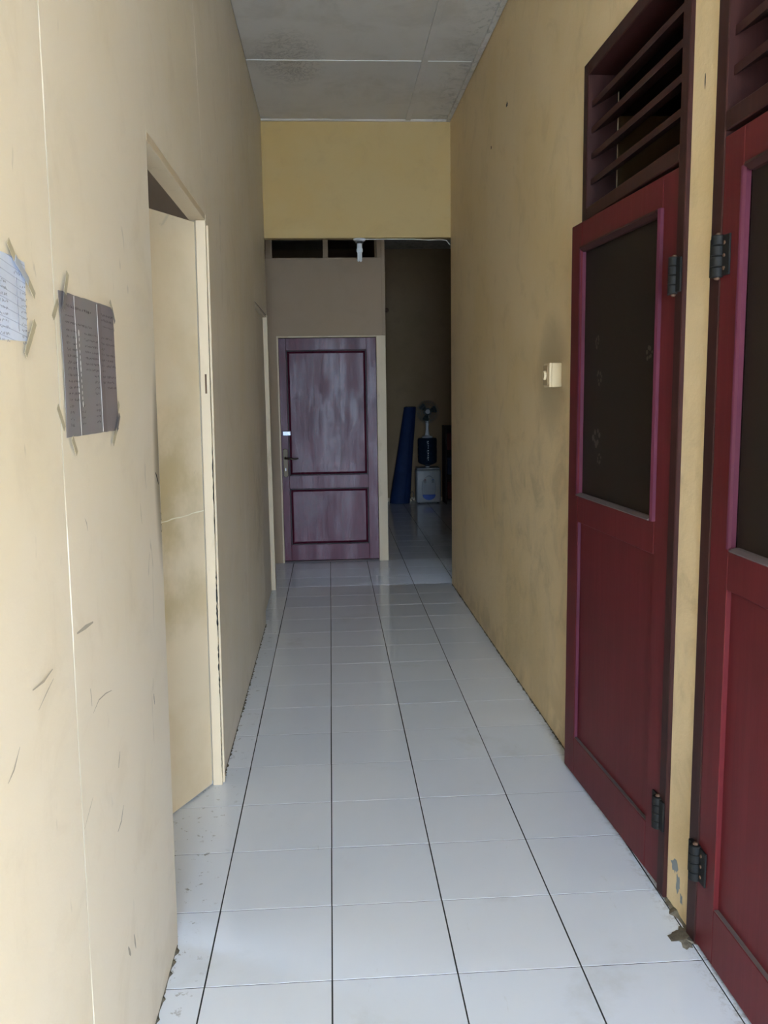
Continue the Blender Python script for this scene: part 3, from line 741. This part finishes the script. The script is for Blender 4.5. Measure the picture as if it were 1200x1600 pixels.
# --- dark passage things
mat_roll = empty('rolled_mat', (.945, 9.60, 0)); tag(mat_roll, 'tall dark blue rolled mat leaning against the back wall in the dark passage', 'rolled mat')
def roll_bm():
    b_ = bmesh.new(); n = 28; A = Vector((0, 0, .004)); Bt = Vector((.165, .105, 1.30)); rings = []
    for k in range(9):
        t = k/8; c = A.lerp(Bt, t); r = .142*(1-t)+.083*t; r *= 1+.02*math.sin(t*9)
        ring = []
        for i in range(n+1):   # spiral outer wrap with overlap edge
            a = 2*math.pi*i/n; rr = r*(1-.07*i/n); ring.append(b_.verts.new((c.x+rr*math.cos(a-1.2), c.y+rr*math.sin(a-1.2)*.8, c.z)))
        rings.append(ring)
    for P_, Q_ in zip(rings, rings[1:]):
        for i in range(n): b_.faces.new((P_[i], P_[i+1], Q_[i+1], Q_[i]))
        b_.faces.new((P_[n], P_[0], Q_[0], Q_[n]))
    b_.faces.new(rings[0][::-1]); b_.faces.new(rings[-1]); return b_
link('outer_wrap', roll_bm(), TARP, mat_roll, smooth=True)
b_ = bmesh.new(); pts = []
for i in range(60):
    a = i/59*6*math.pi; r = .076*(1-i/75); pts.append((.165+r*math.cos(a), .105+r*math.sin(a)*.8, 1.3015))
P_ = [(b_.verts.new(Vector(p_)), b_.verts.new(Vector(p_)+Vector((0, 0, .006)))) for p_ in pts]
for p_, r_ in zip(P_, P_[1:]): b_.faces.new((p_[0], r_[0], r_[1], p_[1]))
link('rolled_end', b_, BLACKP, mat_roll)

WX, WY = 1.335, 9.48
wd = empty('water_dispenser', (WX, WY+.15, 0)); tag(wd, 'small white water dispenser with blue drip tray on the dark passage floor', 'water dispenser')
link('body', B(-.165, .165, -.15, .13, .012, .46, bev=.022, seg=3), DISPW, wd, smooth=True)
link('top_deck', B(-.155, .155, -.13, .12, .461, .485, bev=.010, seg=2), GREYP, wd)
b_ = bmesh.new()     # oval recessed front
o1 = []; o2 = []
for k in range(28):
    a = 2*math.pi*k/28; o1.append(b_.verts.new((.100*math.cos(a), -.1508, .215+.165*math.sin(a)))); o2.append(b_.verts.new((.092*math.cos(a), -.1545, .215+.157*math.sin(a))))
for k in range(28): b_.faces.new((o1[k], o1[(k+1) % 28], o2[(k+1) % 28], o2[k]))
b_.faces.new(o2); link('front_recess', b_, GREYP, wd)
b_ = bmesh.new(); lo = []; hi = []
for k in range(15):
    a = math.pi+math.pi*k/14; x, z = .088*math.cos(a), .125+.072*math.sin(a); lo.append(b_.verts.new((x, -.155, z))); hi.append(b_.verts.new((x, -.185, z)))
b_.faces.new(lo); b_.faces.new(hi[::-1])
for k in range(15): b_.faces.new((lo[k], lo[(k+1) % 15], hi[(k+1) % 15], hi[k]))
link('drip_tray', b_, BLUEP, wd)
for x, mm in ((-.052, REDP), (.052, BLUEP)):
    t_ = link('tap', T([(x, -.15, .315), (x, -.185, .315), (x, -.190, .285)], .011, 10), GREYP, wd, smooth=True)
    link('tap_lever', B(x-.009, x+.009, -.205, -.180, .325, .332, bev=.002), mm, t_)
for x in (-.13, .13):
    for y in (-.11, .10): link('foot', lathe([(.012, 0), (.014, .012)], 10, (x, y, 0)), BLACKP, wd)
wb_ = empty('water_bottle', (WX, WY+.15, .485)); tag(wb_, 'dark blue plastic water bottle upside down on top of the water dispenser', 'water bottle')
link('bottle_body', lathe([(.025, .0), (.030, .02), (.06, .035), (.115, .055), (.130, .075), (.132, .16), (.126, .170), (.132, .180), (.132, .265), (.126, .275), (.132, .285), (.132, .375), (.122, .398), (.090, .404), (.0, .396)], 28), BOTTLE, wb_, smooth=True)
link('bottle_cap', lathe([(.028, -.0), (.028, .018)], 16), WHITEP, wb_)
for k, z in enumerate((.10, .13, .16, .19, .225, .26, .29, .32, .35)):     # printed marks down the front
    link('level_mark', B(-.006-(k % 2)*.002, .004, -.1335, -.1325, z, z+.016), WHITEP, wb_)
fan = empty('desk_fan', (1.335, 9.63, .889))
tag(fan, 'desk fan with round wire guard and white neck standing on the water bottle', 'fan')
link('fan_base', lathe([(.07, .0), (.072, .010), (.050, .022), (.030, .030)], 24), WHITEP, fan, smooth=True)
link('neck', T([(0, 0, .028), (0, .0, .06), (0, -.005, .13), (0, -.01, .20), (0, 0, .30)], [.034, .026, .020, .024, .026], 14), WHITEP, fan, smooth=True)
FZ = .350
link('motor_housing', T([(0, .055, FZ), (0, .03, FZ), (0, -.035, FZ)], [.020, .048, .050], 18), FANBL, fan, smooth=True)
b_ = bmesh.new()
for r, y in ((.15, -.06), (.12, -.088), (.09, -.099), (.05, -.106), (.13, -.028)):
    pts = [(r*math.cos(2*math.pi*k/28), y, FZ+r*math.sin(2*math.pi*k/28)) for k in range(29)]
    tube(b_, pts, .0022, 5, cap=False)
for k in range(30):
    a = 2*math.pi*k/30; c, s_ = math.cos(a), math.sin(a)
    tube(b_, [(.03*c, -.108, FZ+.03*s_), (.09*c, -.099, FZ+.09*s_), (.148*c, -.062, FZ+.148*s_), (.13*c, -.028, FZ+.13*s_), (.05*c, -.010, FZ+.05*s_)], .0011, 4)
link('wire_guard', b_, FANM, fan)['kind'] = 'stuff'
for k in range(3):
    b_ = bmesh.new(); P_ = []
    for t in range(6):
        r = .03+t/5*.10
        for e in (-.42, .42):
            a = 2*math.pi*k/3+e*(1.0 if t < 5 else .7)+.3; P_.append(b_.verts.new((r*math.cos(a), -.065+e*.035, FZ+r*math.sin(a))))
    for t in range(5): b_.faces.new((P_[2*t], P_[2*t+1], P_[2*t+3], P_[2*t+2]))
    g = bmesh.ops.extrude_face_region(b_, geom=b_.faces[:])
    for v in [e for e in g['geom'] if isinstance(e, bmesh.types.BMVert)]: v.co.y += .002
    link('fan_blade', b_, FANBL, fan)
link('hub', T([(0, -.035, FZ), (0, -.085, FZ), (0, -.108, FZ)], [.028, .028, .030], 16), GREYP, fan, smooth=True)

cord = link('power_cord', T([(-.14, .13, .05), (-.16, .14, .012), (-.20, .12, .008)]+[(-.205+.026*math.cos(a), .11, .085+.055*math.sin(a)) for a in [i*.5-1.5 for i in range(13)]]+[(-.19, .13, .01), (-.175, .14, .008)], .004, 6), BLACKP, wd, smooth=True)

shelf = empty('storage_shelf', (1.78, 9.55, 0)); tag(shelf, 'dark storage shelf at the right of the water dispenser in the dark passage', 'shelf')
for x in (-.23, .21): link('side_panel', B(x, x+.02, -.18, .18, 0, 1.05, bev=.002), DOORIN, shelf)
for z in (.05, .38, .71, 1.03): link('shelf_board', B(-.2098, .2098, -.18, .18, z, z+.018, bev=.002), DOORIN, shelf)
link('back_panel', B(-.2098, .2098, .165, .178, .068, 1.03), DOORIN, shelf)
lab = [('dull red', BOOKR), ('dull blue', BOOKB)]
bx = [(-.20, -.07, .068, .30, BOOKR, 'dull red box on the bottom board of the dark shelf'),
      (-.20, -.08, .398, .63, BOOKB, 'dull blue box on the middle board of the dark shelf'),
      (-.20, -.09, .728, .95, BOOKR, 'dull red box on the upper board of the dark shelf')]
for x0, x1, z0, z1, mm, lb in bx:
    q = empty('storage_box', (1.78+(x0+x1)/2, 9.50, z0)); h = (x1-x0)/2
    link('box_body', B(-h, h, -.11, .11, 0, (z1-z0)-.03, bev=.004), mm, q); link('lid', B(-h-.002, h+.002, -.113, .113, (z1-z0)-.029, z1-z0, bev=.003), mm, q)
    tag(q, lb, 'box', 'boxes on the dark shelf')
hook = empty('wall_hook', (.815, 9.80, 2.60)); tag(hook, 'small round brown knob high on the dark passage wall near the partition edge', 'hook')
link('knob', lathe([(.012, 0), (.014, .02), (.028, .026), (.030, .038), (.020, .048)], 16), RUST, hook, smooth=True).rotation_euler = (math.radians(90), 0, 0)
link('back_plate', B(-.02, .02, -.004, -.0003, -.025, .025, bev=.002), DOORIN, hook)
